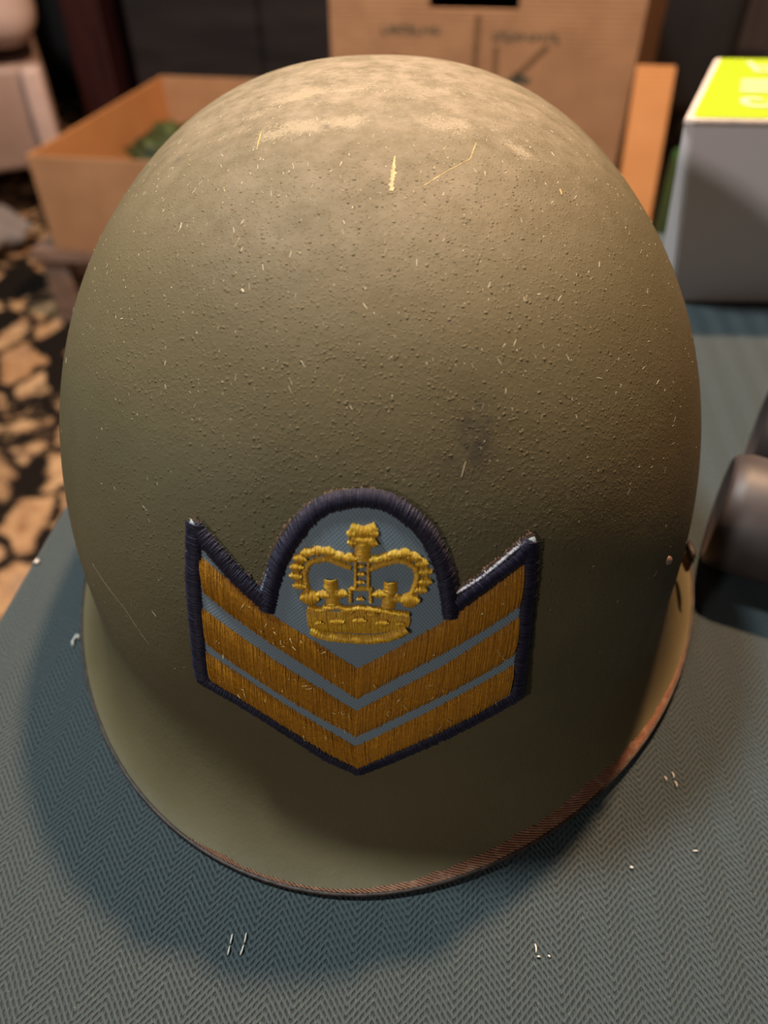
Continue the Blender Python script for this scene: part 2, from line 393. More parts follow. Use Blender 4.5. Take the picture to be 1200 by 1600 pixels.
def helmet_rows(phi, s, t):
    """rows of points: brim (t from rim 0 to wall 1) then dome (s from wall 0 to crown 1)"""
    fr = np.clip(-np.sin(phi), 0, 1)
    cx, cy = sup(phi, Q['n'])
    pp = Q['p'] + (Q['pf'] - Q['p']) * fr ** 2
    r = (1 - s[:, None] ** pp) ** (1 / pp) * (1 + Q['d1'] * np.sin(2 * phi) + Q['d2'] * np.cos(3 * phi))
    ay = np.where(np.sin(phi) < 0, Q['af'], Q['ar'])
    X = r * cx * Q['b0']; Y = r * cy * ay + Q['lean'] * s[:, None]; Z = (Q['zb'] + (HT - Q['zb']) * s)[:, None] + 0 * X
    rx, ry = sup(phi, Q['rn'])
    g = 1 + Q['h1'] * np.cos(phi) * fr + Q['h2'] * np.cos(2 * phi) + Q['h3'] * np.sin(2 * phi) + Q['h4'] * np.cos(3 * phi)
    Xr = rx * Q['bw'] * g; Yr = ry * np.where(np.sin(phi) < 0, Q['rf'], Q['rb']) * g
    zr = Q['zs'] + (Q['zf'] - Q['zs']) * fr ** 2
    x0 = cx * Q['b0'] * (1 + Q['d1'] * np.sin(2 * phi) + Q['d2'] * np.cos(3 * phi)); y0 = cy * ay * (1 + Q['d1'] * np.sin(2 * phi) + Q['d2'] * np.cos(3 * phi))
    a = np.sin(t * np.pi / 2)[:, None]; b = (1 - np.cos(t * np.pi / 2))[:, None]
    Xb = Xr + (x0 - Xr) * a; Yb = Yr + (y0 - Yr) * a; Zb = zr + (Q['zb'] - zr) * b
    return hworld(np.vstack([Xb, X]), np.vstack([Yb, Y]), np.vstack([Zb, Z]))
NP = 720
phi = np.linspace(0, 2 * np.pi, NP + 1)[:-1]
s_ = np.sin(np.linspace(0, 1, 231) * np.pi / 2); s_[-1] = 0.999999
t_ = np.linspace(0, 1, 41)[:-1]
G = helmet_rows(phi, s_, t_)
NR = G.shape[0]
def grid_faces(nr, n, off=0, flip=False):
    i, k = np.meshgrid(np.arange(nr - 1), np.arange(n), indexing='ij'); k2 = (k + 1) % n
    q = np.stack([i * n + k, i * n + k2, (i + 1) * n + k2, (i + 1) * n + k], -1).reshape(-1, 4) + off
    return q[:, ::-1] if flip else q
def normals(G):
    du = np.roll(G, -1, 1) - np.roll(G, 1, 1); dv = np.gradient(G, axis=0)
    n = np.cross(du, dv); n /= np.linalg.norm(n, axis=-1, keepdims=True) + 1e-12
    return n
NG = normals(G)
inner = G[::-4] - NG[::-4] * 0.0012
allv = np.concatenate([inner.reshape(-1, 3), G.reshape(-1, 3)])
HO = Vector((0, 0, T))
helmet = thing('combat_helmet', HO, 'olive drab steel helmet with embroidered crown and chevron badge, on herringbone cloth', 'helmet')
def np_mesh(name, verts, quads, mat, parent, smooth=True):
    m = bpy.data.meshes.new(name); m.vertices.add(len(verts)); m.vertices.foreach_set('co', np.ascontiguousarray(verts, np.float32).ravel())
    nq = len(quads); kk = quads.shape[1]
    m.loops.add(nq * kk); m.loops.foreach_set('vertex_index', np.ascontiguousarray(quads, np.int32).ravel())
    m.polygons.add(nq); m.polygons.foreach_set('loop_start', np.arange(0, nq * kk, kk, dtype=np.int32)); 
    m.polygons.foreach_set('use_smooth', np.full(nq, smooth)); m.update(calc_edges=True); m.validate()
    if mat: m.materials.append(mat)
    return link(bpy.data.objects.new(name, m), parent)
shell = np_mesh('shell', allv - np.array(HO), grid_faces(NR + len(inner), NP), M_helmet, helmet)
shell.matrix_parent_inverse.identity(); shell.location = (0, 0, 0)
# wear maps, one value per vertex (dust settled on the crown, soot marks, sandy grain zone)
loc = allv - np.array(HO)
def blob(c, r, aniso=(1, 1, 1)):
    d = (loc - np.array(c)) * np.array(aniso); return np.exp(-((d ** 2).sum(1)) / r ** 2)
def capsule(a, b, r):
    a, b = np.array(a), np.array(b); ab = b - a; t = np.clip(((loc - a) @ ab) / (ab @ ab), 0, 1)
    d = np.linalg.norm(loc - a - t[:, None] * ab, axis=1); return np.exp(-(d / r) ** 2)
dust = 1.0 * capsule((-.030, -.0125, .1655), (-.0085, -.0115, .1675), .0050) + .75 * blob((.014, -.0109, .1677), .009, (1, 1.6, 1)) + .8 * blob((.0333, -.0157, .1632), .0045) \
     + .7 * blob((-.0431, -.0064, .1624), .005) + .55 * capsule((-.030, .010, .167), (.02, .014, .170), .007) + .35 * capsule((.02, -.010, .167), (.045, -.004, .160), .006) \
     + .55 * capsule((-.036, .0, .1655), (-.02, .012, .168), .004) + .35 * capsule((.033, -.02, .161), (.06, -.004, .151), .004) + .4 * blob((.0523, .0251, .1583), .008)
film = np.clip((loc[:, 2] - .135) / .035, 0, 1) ** 1.5 * (.55 + .45 * np.clip((loc[:, 1] + .02) / .03, 0, 1))
soot = .8 * blob((.0202, -.0831, .1246), .0042, (1, .6, .6)) + .35 * blob((.014, -.086, .119), .006) + 1.0 * blob((-.0149, -.0131, .1673), .0016) + .5 * blob((-.055, -.006, .155), .002)
front = np.clip((-loc[:, 1] + .02) / .05, 0, 1) * np.clip((loc[:, 2] - .062) / .03, 0, 1) * np.clip(1.35 - np.abs(loc[:, 0]) / .085, 0, 1) * np.clip((.172 - loc[:, 2]) / .010, .25, 1)
for nm, arr in (('dust', dust), ('film', film), ('soot', soot), ('grain', front)):
    a = shell.data.attributes.new(nm, 'FLOAT', 'POINT'); a.data.foreach_set('value', np.clip(arr, 0, 1).astype(np.float32))

# smooth surface for draping what sits on the helmet
Gd = helmet_rows(np.linspace(0, 2 * np.pi, 481)[:-1], np.sin(np.linspace(0, .9999, 120) * np.pi / 2), np.linspace(0, 1, 20)[:-1])
bvh = BVHTree.FromPolygons([Vector(v) for v in Gd.reshape(-1, 3)], grid_faces(Gd.shape[0], 480).tolist())

# rim: dark bead round the edge, and the worn brown edging showing through the paint
bm = bmesh.new(); rimpts = G[0][::4]
tube_bm(bm, [Vector(p) for p in rimpts], 0.00055, 8, True)
from_bm('rim_bead', bm, M_steel, helmet, True)
EW = [(195, .0), (201, .0), (213, .25), (225, .35), (235, .3), (241.5, .7), (244, 1.2), (247.5, 2.2), (249.5, 1.4), (253.5, 1.5), (259.5, 1.3), (268.5, 1.7), (276, 2.9), (282, 3.8), (291, 5.0),
      (301.5, 5.2), (307.5, 4.6), (313.5, 3.6), (319.5, 2.4), (327, 1.6), (333, .9), (340, .3), (346, .0)]
ea = np.radians(np.linspace(196, 345, 560)); ew = np.interp(np.degrees(ea), [e[0] for e in EW], [e[1] for e in EW]) * 1e-3
jag = np.interp(np.arange(560), np.arange(0, 560, 3), rng.normal(size=187)); ew = np.maximum(ew * (1 + .07 * jag), 0.00002)
NE = 9; vs = []; uvs = []
one = np.array([1.0])
rows = np.linspace(0, 1, NE)
fullt = np.linspace(0, .45, 60)
Pb = helmet_rows(ea, np.array([0.5]), fullt)[:60]           # brim strip near the rim
Nb = np.cross(np.gradient(Pb, axis=1), np.gradient(Pb, axis=0)); Nb /= np.linalg.norm(Nb, axis=-1, keepdims=True)
Nb *= np.sign(Nb[..., 2:3])
L = np.concatenate([np.zeros((1, 560)), np.cumsum(np.linalg.norm(np.diff(Pb, axis=0), axis=2), 0)])
arc = np.concatenate([[0], np.cumsum(np.linalg.norm(np.diff(Pb[0], axis=0), axis=1))])
for j in range(560):
    for r_ in rows:
        d = r_ * ew[j]; p = [np.interp(d, L[:, j], Pb[:, j, c]) for c in range(3)]
        nrm = Nb[min(59, int(np.searchsorted(L[:, j], d))), j]
        h = 0.00022 * (1 - r_ ** 6) + 0.00001
        vs.append(np.array(p) + nrm * h); uvs.append((arc[j], d))
fs = [(j * NE + i, j * NE + i + 1, (j + 1) * NE + i + 1, (j + 1) * NE + i) for j in range(559) for i in range(NE - 1)]
o = mesh('rim_edging', vs, fs, M_rim, helmet, True); o['label'] = 'reddish brown worn edging with diagonal ribs'
uvl = o.data.uv_layers.new(name='UVMap')
li = np.zeros(len(o.data.loops), np.int32); o.data.loops.foreach_get('vertex_index', li)
uvl.data.foreach_set('uv', np.array(uvs, np.float32)[li].ravel())

# strap fittings at the two sides, and a small bead of paint
def strap_loop(x, y, z, sx):
    bm = bmesh.new(); x0 = Vector((x, y, T + z))
    pts = [x0 + Vector((sx * .0005, dy, dz)) for dy, dz in ((-.004, 0), (-.004, .0015), (-.003, .0024), (.003, .0024), (.004, .0015), (.004, 0), (.003, -.0008), (-.003, -.0008))]
    tube_bm(bm, pts, .0009, 8, True)
    lp = from_bm('strap_loop', bm, M_steel, helmet, True)
    box('webbing', x0 + Vector((sx * .001, 0, -.004)), (.0018, .006, .008), M_web, lp, 0, .0008)
strap_loop(.1105, -.026, .0245, 1); strap_loop(-.1085, -.026, .0255, -1)
bm = bmesh.new(); bmesh.ops.create_icosphere(bm, subdivisions=3, radius=1)
bmesh.ops.transform(bm, matrix=Matrix.Translation((.0781, -.0739, T + .0727)) @ Matrix.Diagonal((.0013, .0012, .0015, 1)), verts=bm.verts)
from_bm('paint_bead', bm, M_stool, helmet, True)

# fine scratches and chips lying on the paint
HV = G.reshape(-1, 3); HN = NG.reshape(-1, 3)
def drape(p):
    h, n, i, d = bvh.find_nearest(Vector(p)); 
    if n.dot(h - Vector((0, 0, T + .05))) < 0: n = -n
    return h, n
def stroke(vs, fs, a, b, w0, w1, k=6, lift=.00007, wob=0.0):
    base = len(vs); a = Vector(a); b = Vector(b)
    for i in range(k + 1):
        t = i / k; p = a.lerp(b, t)
        h, n = drape(p); side = (b - a).cross(n).normalized()
        w = (w0 + (w1 - w0) * t) * (.35 + .65 * math.sin(math.pi * min(max(t, .12), .88))) * (1 + wob * random.uniform(-1, 1))
        off = side * wob * random.uniform(-1, 1) * w
        vs += [h + n * lift + off + side * w, h + n * lift * 1.6 + off, h + n * lift + off - side * w]
    for i in range(k):
        q = base + i * 3; fs += [(q, q + 1, q + 4, q + 3), (q + 1, q + 2, q + 5, q + 4)]
vs, fs = [], []
cand = np.where((HV[:, 1] < .03) & (HV[:, 2] > T + .055) & (rng.random(len(HV)) < .05))[0]; rng.shuffle(cand)
cnt = 0
for i in cand:
    p, n = HV[i], HN[i]; z = p[2] - T; x = p[0]
    keep = (.2 if z < .10 else .4 if z < .125 else .8 if z < .15 else 1.0) * (1 if abs(x) < .075 else .6)
    if p[1] < -.085 and abs(x) < .045: continue
    if random.random() > keep: continue
    ln = random.choice([.00025, .0003, .0004, .0004, .0005, .0006, .0008, .0011, .0018]); wd = random.uniform(.00005, .00011)
    ang = random.gauss(0.15, .5); t1 = np.cross(n, [0, 1, 0]); t1 /= np.linalg.norm(t1); t2 = np.cross(n, t1)
    dv = t2 * math.cos(ang) + t1 * math.sin(ang)
    stroke(vs, fs, p - dv * ln / 2, p + dv * ln / 2, wd, wd, 3, .00006, .3); cnt += 1
    if cnt > 1300: break
def up(q): return (q[0], q[1], q[2] + T)
stroke(vs, fs, up((-.0324, -.058, .1458)), up((-.0320, -.0588, .1453)), .00022, .0003, 4, .0001, .4)
stroke(vs, fs, up((.0175, -.0873, .1199)), up((.0166, -.0892, .1170)), .00022, .00018, 4, .0001)
stroke(vs, fs, up((-.0811, -.0737, .0714)), up((-.0702, -.0861, .0671)), .00007, .00006, 24, .00004, .9)
stroke(vs, fs, up((-.0702, -.0861, .0671)), up((-.0642, -.0925, .0597)), .00006, .00004, 14, .00004, .9)
o = mesh('paint_chips', vs, fs, M_chip, helmet); o['kind'] = 'stuff'; o['label'] = 'pale chips and hair-thin scratches in the paint'
def mark(name, label, *st):
    vs, fs = [], []
    for s in st: stroke(vs, fs, up(s[0]), up(s[1]), *s[2:])
    o = mesh(name, vs, fs, M_yellow, helmet)
    o['label'] = label
mark('yellow_scratch', 'thick yellowish scrape below the crown', ((.0021, -.027, .1648), (.0012, -.0385, .1608), .0002, .0008, 26, .00006, .45))
mark('yellow_scratch', 'upper leg of a thin bent scratch', ((.0225, -.0181, .1652), (.0204, -.0257, .1636), .00012, .00014, 14, .00005, .35))
mark('yellow_scratch', 'lower leg of a thin bent scratch', ((.0204, -.0257, .1636), (.0088, -.0366, .1613), .00014, .00017, 24, .00005, .45))
mark('yellow_scratch', 'short pale scratch', ((-.0319, -.01, .1651), (-.0322, -.0187, .1634), .00022, .00016, 8, .00005, .3))
mark('yellow_scratch', 'small yellow chip', ((.0431, -.0268, .1565), (.0432, -.0288, .1558), .0005, .0004, 4, .00012, .3))
mark('yellow_scratch', 'faint short scratch', ((-.009, -.076, .1351), (-.0125, -.0797, .1308), .00008, .00006, 8, .00005, .4))

# ------------------------------------------------------------------ embroidered badge
PATCH = {
 'outline': [(-40.16,27.8),(-37.46,24.45),(-34.15,21.51),(-30.55,17.71),(-27.32,14.53),(-23.92,12.1),(-22.32,16.85),(-19.86,23.06),(-16.83,28.26),(-13.23,32.55),(-9.05,35.99),(-4.95,37.43),(-0.21,38.05),(3.87,37.44),(7.97,35.74),(12.15,32.54),(15.74,28.11),(18.76,22.73),(20.78,17.53),(21.93,13.38),(25.54,15.61),(29.66,18.91),(33.76,22.46),(37.21,25.17),(39.2,26.08),(40.17,23.62),(40.74,15.49),(40.85,6.87),(41.08,-2.45),(40.97,-12.4),(40.91,-20.91),(32.5,-26.18),(21.53,-32.52),(10.38,-39.51),(3.85,-43.74),(-1.14,-46.64),(-9.39,-41.53),(-17.43,-34.9),(-25.47,-29.59),(-31.88,-25.05),(-38.5,-21.58),(-43.74,-20.19),(-44.09,-12.81),(-43.2,-1.49),(-42.69,9.69),(-42.05,20.76),(-41.13,25.69)],
 'b_left': [(-39.27,26.82),(-40.1,18.75),(-40.96,10.13),(-41.39,-0.94),(-42.01,-10.03),(-42.31,-19.1)],
 'b_hornl': [(-39.66,25.98),(-34.97,20.97),(-30.66,16.06),(-27.43,12.84),(-23.13,8.8)],
 'b_arc': [(-22.65,6.69),(-20.99,13.73),(-18.48,21.26),(-15.08,27.28),(-11.15,32.31),(-6.31,35.26),(-0.19,36.3),(5.26,35.57),(10.1,32.55),(14.36,28.14),(17.37,22.39),(19.43,15.97),(20.99,6.59)],
 'b_hornr': [(21.76,9.85),(26.39,13.73),(31.23,17.39),(36.07,21.18),(38.9,24.42)],
 'b_right': [(38.59,24.62),(38.96,15.76),(39.22,5.37),(39.47,-6.0),(39.6,-21.11)],
 'b_botr': [(40.08,-20.9),(30.86,-26.21),(21.48,-31.71),(10.35,-38.32),(-1.3,-45.11)],
 'b_botl': [(-0.97,-45.09),(-9.35,-40.32),(-17.37,-33.72),(-25.35,-28.09),(-33.43,-23.28),(-43.1,-19.5)],
 'c1a': [(-38.18,18.5),(-30.15,12.4),(-21.43,5.53),(-11.21,-1.53),(-0.99,-9.07),(9.56,-1.67),(19.59,5.35),(28.67,12.44),(37.01,18.9)],
 'c1b': [(-38.54,9.41),(-31.6,4.25),(-24.15,-1.1),(-13.0,-8.92),(-1.29,-18.26),(9.74,-10.08),(20.03,-3.43),(29.38,2.73),(37.58,8.75)],
 'c2a': [(-39.13,3.89),(-29.77,-2.34),(-20.76,-8.95),(-10.94,-15.79),(-1.57,-23.09),(9.85,-14.94),(19.52,-8.43),(28.94,-1.4),(37.6,4.57)],
 'c2b': [(-39.47,-6.42),(-31.42,-11.58),(-22.13,-17.89),(-12.06,-24.68),(-1.66,-31.71),(10.04,-23.76),(19.96,-17.43),(29.71,-11.49),(37.49,-6.1)],
 'c3a': [(-39.71,-9.8),(-30.92,-15.07),(-21.57,-21.53),(-11.41,-28.84),(-1.87,-36.15),(9.35,-28.42),(19.39,-21.66),(28.46,-15.74),(37.52,-10.41)],
 'c3b': [(-39.86,-18.23),(-31.66,-22.77),(-22.06,-28.84),(-11.72,-37.01),(-1.3,-44.27),(9.5,-36.52),(19.79,-30.05),(29.11,-24.45),(37.4,-18.95)],
 'k_beads': [(-2.81,22.29),(-5.26,22.71),(-7.51,23.64),(-9.87,23.75),(-12.26,23.11),(-14.04,21.67),(-14.84,19.49),(-14.98,17.15),(-14.24,14.67),(3.13,22.1),(5.16,22.66),(7.33,23.37),(9.5,23.73),(11.55,22.86),(13.48,21.28),(14.34,19.15),(14.43,16.64),(13.56,14.46)],
 'k_small': [(-0.14,20.45),(-0.13,18.4),(-0.29,16.35),(-0.28,11.93),(-8.95,12.58),(-4.76,13.07),(4.03,13.26),(8.1,12.08),(-7.72,9.32),(-3.35,8.58),(2.15,7.99),(7.15,8.08)],
 'k_ros': [(-12.06,11.61),(11.09,11.7)],
 'k_inl': [(-2.66,19.84),(-5.02,20.81),(-7.53,21.74),(-10.07,21.42),(-12.0,20.41),(-12.95,18.22),(-12.82,15.7),(-12.5,13.14)],
 'k_inr': [(1.91,19.62),(4.41,20.73),(7.52,21.82),(10.03,21.48),(11.95,20.07),(12.57,18.29),(12.24,15.77),(11.51,13.57)],
 'k_bar1': [(-1.4,21.47),(-1.4,14.68)],
 'k_bar2': [(1.48,21.72),(1.53,14.76)],
 'k_bar3': [(-2.61,14.63),(-2.63,10.91)],
 'k_bar4': [(2.04,14.77),(2.06,11.05)],
 'k_bar5': [(-2.51,14.45),(2.26,14.6)],
 'k_cross1': [(-2.51,29.38),(0.27,28.64),(3.1,29.69)],
 'k_cross1b': [(-2.26,27.24),(0.29,26.64),(2.82,27.03)],
 'k_stem': [(0.14,26.13),(0.16,21.86)],
 'k_fl': [(-7.12,16.61),(-7.06,14.25)],
 'k_fls': [(-6.99,14.25),(-6.68,9.76)],
 'k_fr': [(6.52,16.49),(6.63,13.93)],
 'k_frs': [(6.41,13.93),(6.16,9.8)],
 'k_rim': [(-12.3,9.0),(-9.37,8.52),(-6.42,9.7),(-3.51,9.08),(-0.28,9.46),(3.27,9.06),(6.82,8.46),(10.78,7.69)],
 'k_bandt': [(-12.34,7.64),(-8.41,7.54),(-3.52,7.8),(0.69,8.07),(5.87,7.48),(10.74,6.91)],
 'k_bandb': [(-11.67,2.73),(-7.87,2.21),(-3.25,2.05),(2.01,2.02),(6.26,2.72),(10.16,3.94)],
 'k_foot': [(-11.78,2.64),(-8.56,1.26),(-3.27,0.74),(2.01,0.67),(6.61,1.58),(10.23,3.74)],
 'k_jew': [(-9.94,5.47),(-5.66,6.14),(-0.54,6.63),(4.75,6.09),(8.81,5.93)],
}

BP = Vector((-0.00762987 + HOFF[0], -0.1153964 + HOFF[1], 0.0825881 + T + HOFF[2]))
BU = Vector((0.99907632, -0.04297102, 0)); BV = Vector((0.01549982, 0.36037088, 0.93268032)); BN = Vector((-0.04007823, -0.93181882, 0.36070406))
def lift(v): return (1.2 + (4.5 * (v / 45) ** 2 if v < 0 else 1.2 * (v / 36) ** 2)) / 1000
def bmap(u, v, h=0.0):
    """badge coordinates in millimetres -> point on the stiff patch that hugs the helmet front; h is height in mm above its base cloth"""
    p = BP + BU * (u / 1000) + BV * (v / 1000) + BN * 0.05
    hit, n, i, d = bvh.ray_cast(p, -BN)
    if n.dot(BN) < 0: n = -n
    n2 = (n + BN * 0.6).normalized()
    return hit + BN * (lift(v) - 0.0009) + n2 * (h / 1000), n2
def resample(pts, n):
    P = np.array(pts, float); d = np.r_[0, np.cumsum(np.hypot(*np.diff(P, axis=0).T))]; t = np.linspace(0, d[-1], n)
    return np.stack([np.interp(t, d, P[:, 0]), np.interp(t, d, P[:, 1])], 1)
def smoothp(pts, n=60):
    """Catmull-Rom through the points"""
    P = [np.array(p, float) for p in pts]; P = [2 * P[0] - P[1]] + P + [2 * P[-1] - P[-2]]; out = []
    for i in range(1, len(P) - 2):
        for t in np.linspace(0, 1, 9)[:-1]:
            a, b, c, d = P[i - 1:i + 3]
            out.append(.5 * (2 * b + (c - a) * t + (2 * a - 5 * b + 4 * c - d) * t * t + (3 * b - a - 3 * c + d) * t ** 3))
    out.append(P[-2]); return resample(out, n)
def plen(P): P = np.array(P); return float(np.hypot(*np.diff(P, axis=0).T).sum())
def satin(acc, A, B, h0, hm, pitch=.36, r=.21, seg=5, jit=.12, slant=0.0, crown=2.6):
    """satin stitch: threads laid side by side from edge A to edge B, arched in the middle, over a solid underlay"""
    vs, fs = acc
    n = max(2, int(max(plen(A), plen(B)) / pitch)); A = resample(A, n); B = resample(B, n)
    def hh(t): return h0 + hm * (1 - abs(2 * t - 1) ** crown)
    # underlay
    b0 = len(vs); K = 4; ks = max(2, n // 3)
    ia = np.linspace(0, n - 1, ks).astype(int)
    for i in ia:
        for k in range(K + 1):
            t = k / K; q = A[i] * (1 - t) + B[i] * t; vs.append(bmap(q[0], q[1], max(hh(t) - .05, .02))[0])
    for i in range(ks - 1):
        for k in range(K): q = b0 + i * (K + 1) + k; fs.append((q, q + 1, q + K + 2, q + K + 1))
    for i in range(n):
        j = min(n - 1, max(0, i + int(round(slant / pitch))))
        a = A[i] + rng.normal(size=2) * jit; b = B[j] + rng.normal(size=2) * jit
        d = b - a; ln = np.hypot(*d) + 1e-9; sd = np.array([-d[1], d[0]]) / ln
        rr = r * rng.uniform(.8, 1.2); dh = rng.normal() * .05; base = len(vs)
        for k in range(seg + 1):
            t = k / seg; q = a + d * t + sd * rng.normal() * .06; z = hh(t) + dh
            wq = rr * (1 if 0 < k < seg else .7)
            vs.append(bmap(*(q - sd * wq), z - .08)[0]); vs.append(bmap(*q, z + rr * .7)[0]); vs.append(bmap(*(q + sd * wq), z - .08)[0])
        for k in range(seg):
            q = base + k * 3; fs.append((q, q + 1, q + 4, q + 3)); fs.append((q + 1, q + 2, q + 5, q + 4))
def ribbon(path, w, n=60, sm=True, w2=None):
    P = smoothp(path, n) if sm and len(path) > 2 else resample(path, n)
    tn = np.gradient(P, axis=0); tn /= np.linalg.norm(tn, axis=1, keepdims=True); nr = np.stack([-tn[:, 1], tn[:, 0]], 1)
    ww = np.linspace(w, w2 if w2 else w, n)[:, None] / 2
    return P + nr * ww, P - nr * ww
def knot(acc, c, w, h, h0=.5, hm=.75):
    c = np.array(c); n = 12; t = np.linspace(-1, 1, n); e = np.sqrt(np.maximum(1 - (t * .93) ** 2, .05))
    satin(acc, np.stack([c[0] + t * w / 2, c[1] + e * h / 2], 1), np.stack([c[0] + t * w / 2, c[1] - e * h / 2], 1), h0, hm, .3, .17, 4, .1)
badge = thing_child = None
def empty_child(name, parent, label=None):
    o = bpy.data.objects.new(name, None); o.empty_display_size = .01; C.objects.link(o); o.parent = parent
    if label: o['label'] = label
    return o
# base cloth, with thickness
def badge_field():
    pts = [tuple(p) for p in resample(PATCH['outline'] + PATCH['outline'][:1], 240)[:-1]]
    bm = bmesh.new(); vv = [bm.verts.new((p[0], p[1], 0)) for p in pts]; f = bm.faces.new(vv)
    bmesh.ops.triangulate(bm, faces=[f])
    for it in range(4):
        es = [e for e in bm.edges if e.calc_length() > 2.2]
        if not es: break
        bmesh.ops.subdivide_edges(bm, edges=es, cuts=1, use_grid_fill=False); bmesh.ops.triangulate(bm, faces=bm.faces[:])
    bm.normal_update()
    for fc in bm.faces:
        if fc.normal.z < 0: fc.normal_flip()
    ext = bmesh.ops.extrude_face_region(bm, geom=bm.faces[:])
    top = {g for g in ext['geom'] if isinstance(g, bmesh.types.BMVert)}
    for v in bm.verts:
        p, n = bmap(v.co.x, v.co.y, .45 if v in top else -.35); v.co = p
    return from_bm('badge', bm, M_field, helmet, False)
badge = badge_field(); badge['label'] = 'embroidered badge with gold crown over three chevrons on blue-grey cloth, navy border'
badge.data.polygons.foreach_set('use_smooth', [True] * len(badge.data.polygons))
def part(name, acc, mat, parent, label=None):
    o = mesh(name, acc[0], acc[1], mat, parent, True)
    if label: o['label'] = label
    return o
for c in (1, 2, 3):
    acc = ([], [])
    A = [(p[0], p[1] + .35) for p in PATCH['c%da' % c]]; B = [(p[0], p[1] - (.9 if c == 3 else .35)) for p in PATCH['c%db' % c]]
    satin(acc, A[:5], B[:5], .5, .75, .25, .165, 6, .2, .5); satin(acc, A[4:], B[4:], .5, .75, .25, .165, 6, .2, -.5)
    part('chevron', acc, M_chev, badge)
acc = ([], [])
for nm, w in (('b_left', 4.8), ('b_right', 4.4), ('b_hornl', 4.9), ('b_hornr', 4.9), ('b_arc', 4.7), ('b_botr', 4.3), ('b_botl', 4.3)):
    A, B = ribbon(PATCH[nm], w, 80, nm in ('b_arc', 'b_left', 'b_right', 'b_hornl'))
    satin(acc, A, B, .15, 1.25, .42, .24, 6, .12, crown=2.2)
part('border', acc, M_navy, badge, 'raised navy satin-stitched border')
for seg_ in (PATCH['outline'][1:6], PATCH['outline'][19:24]):
    acc = ([], [])
    A = smoothp(seg_, 50); tn = np.gradient(A, axis=0); tn /= np.linalg.norm(tn, axis=1, keepdims=True); nr = np.stack([-tn[:, 1], tn[:, 0]], 1)
    satin(acc, A + nr * .30, A - nr * .45, .1, .8, .6, .14, 3, .2, .3)
    part('edge_stitches', acc, M_pale_thread, badge, 'pale stitches along an upper edge')
# crown
acc = ([], []); K = {k[2:]: v for k, v in PATCH.items() if k.startswith('k_')}
def rib(path, w, h0=.45, hm=.6, sm=True, w2=None, pitch=.32): A, B = ribbon(path, w, 40, sm, w2); satin(acc, A, B, h0, hm, pitch, .17, 4, .08)
rib(K['inl'], 1.45); rib(K['inr'], 1.45)
for b in K['beads']: knot(acc, b, 2.75, 2.6, .5, .9)
for b in K['ros']: knot(acc, b, 4.0, 4.4, .5, 1.0)
for nm in ('bar1', 'bar2'): rib(K[nm], .85, sm=False)
for nm in ('bar3', 'bar4'): rib(K[nm], 1.0, sm=False)
rib(K['bar5'], 1.3, sm=False)
rib(K['cross1'], 3.0, .5, .8); rib(K['cross1b'], 2.6, .5, .9); rib(K['stem'], 3.6, .5, .9, False)
for b in [(-2.3, 28.3), (2.7, 28.5), (-2.2, 26.2), (2.4, 26.2)]: knot(acc, b, 1.9, 2.6, .6, .8)
for nm in ('fl', 'fr'): rib(K[nm], 3.1, .5, 1.0, False, 3.2)
for nm in ('fls', 'frs'): rib(K[nm], 2.3, .5, .8, False, 3.4)
for b in K['small'][:4]: knot(acc, b, 1.5, 1.4)
for b in K['small'][4:8]: knot(acc, b, 2.8, 2.5, .5, .9)
for b in K['small'][8:]: knot(acc, b, 2.6, 2.0, .6, .9)
satin(acc, smoothp([(p[0] * 1.04, p[1] + .5) for p in K['bandt']]), smoothp([(p[0] * 1.04, p[1]) for p in K['bandb']]), .45, .55, .33, .18, 6, .1, crown=4)
rib(K['rim'], 1.6, .6, .9); rib([(p[0] * 1.03, p[1] - .2) for p in K['foot']], 2.7, .6, 1.0)
for b in K['jew'][1:4]: knot(acc, (b[0], b[1] - .4), 3.0, 2.4, .9, .8)
for b in (K['jew'][0], K['jew'][4]): knot(acc, (b[0], b[1] - .4), 1.6, 1.8, .9, .7)
part('crown', acc, M_gold, badge, 'bright gold embroidered crown')
# brown glue and torn fibres behind the upper edges
acc = ([], [])
O_ = PATCH['outline']
for seg_, lo, hi in ((O_[0:6], .5, 1.9), (O_[5:15], .2, 1.1), (O_[14:20], .2, .8), (O_[19:25], .4, 1.2)):
    A = smoothp(seg_, 60); tn = np.gradient(A, axis=0); tn /= np.linalg.norm(tn, axis=1, keepdims=True); nr = np.stack([-tn[:, 1], tn[:, 0]], 1)
    wv = np.interp(np.arange(60), np.arange(0, 60, 4), rng.uniform(lo, hi, 15))[:, None]
    satin(acc, A - nr * .5, A + nr * wv, -.4, .3, .35, .2, 3, .25, .6)
o = part('glue_fringe', acc, M_back, badge, 'brown torn fibres behind the upper edge'); o['kind'] = 'stuff'
# loose gold fibres standing off the chevrons
bm = bmesh.new()
for c, cnt_ in ((1, 26), (2, 34), (3, 14)):
    A = resample(PATCH['c%da' % c], 200); B = resample(PATCH['c%db' % c], 200)
    for q in range(cnt_):
        i = int(rng.integers(8, 95) if rng.random() < .62 else rng.integers(100, 192)); t = rng.uniform(.1, .98)
        u = A[i] * (1 - t) + B[i] * t; a = rng.normal(1.0, .45) * (1 if rng.random() < .7 else -1); ln = rng.choice([.6, .8, 1.2, 2.0, 2.8], p=[.3, .3, .2, .13, .07])
        e = u + np.array([math.cos(a), math.sin(a)]) * ln
        p0 = bmap(*u, 1.2)[0]; p1 = bmap(*((u + e) / 2), 1.7)[0]; p2 = bmap(*e, 1.6 + rng.uniform(0, .7))[0]
        tube_bm(bm, [p0, p1, p2], .00007, 4)
o = from_bm('loose_fibres', bm, M_fibre, badge, True); o['kind'] = 'stuff'

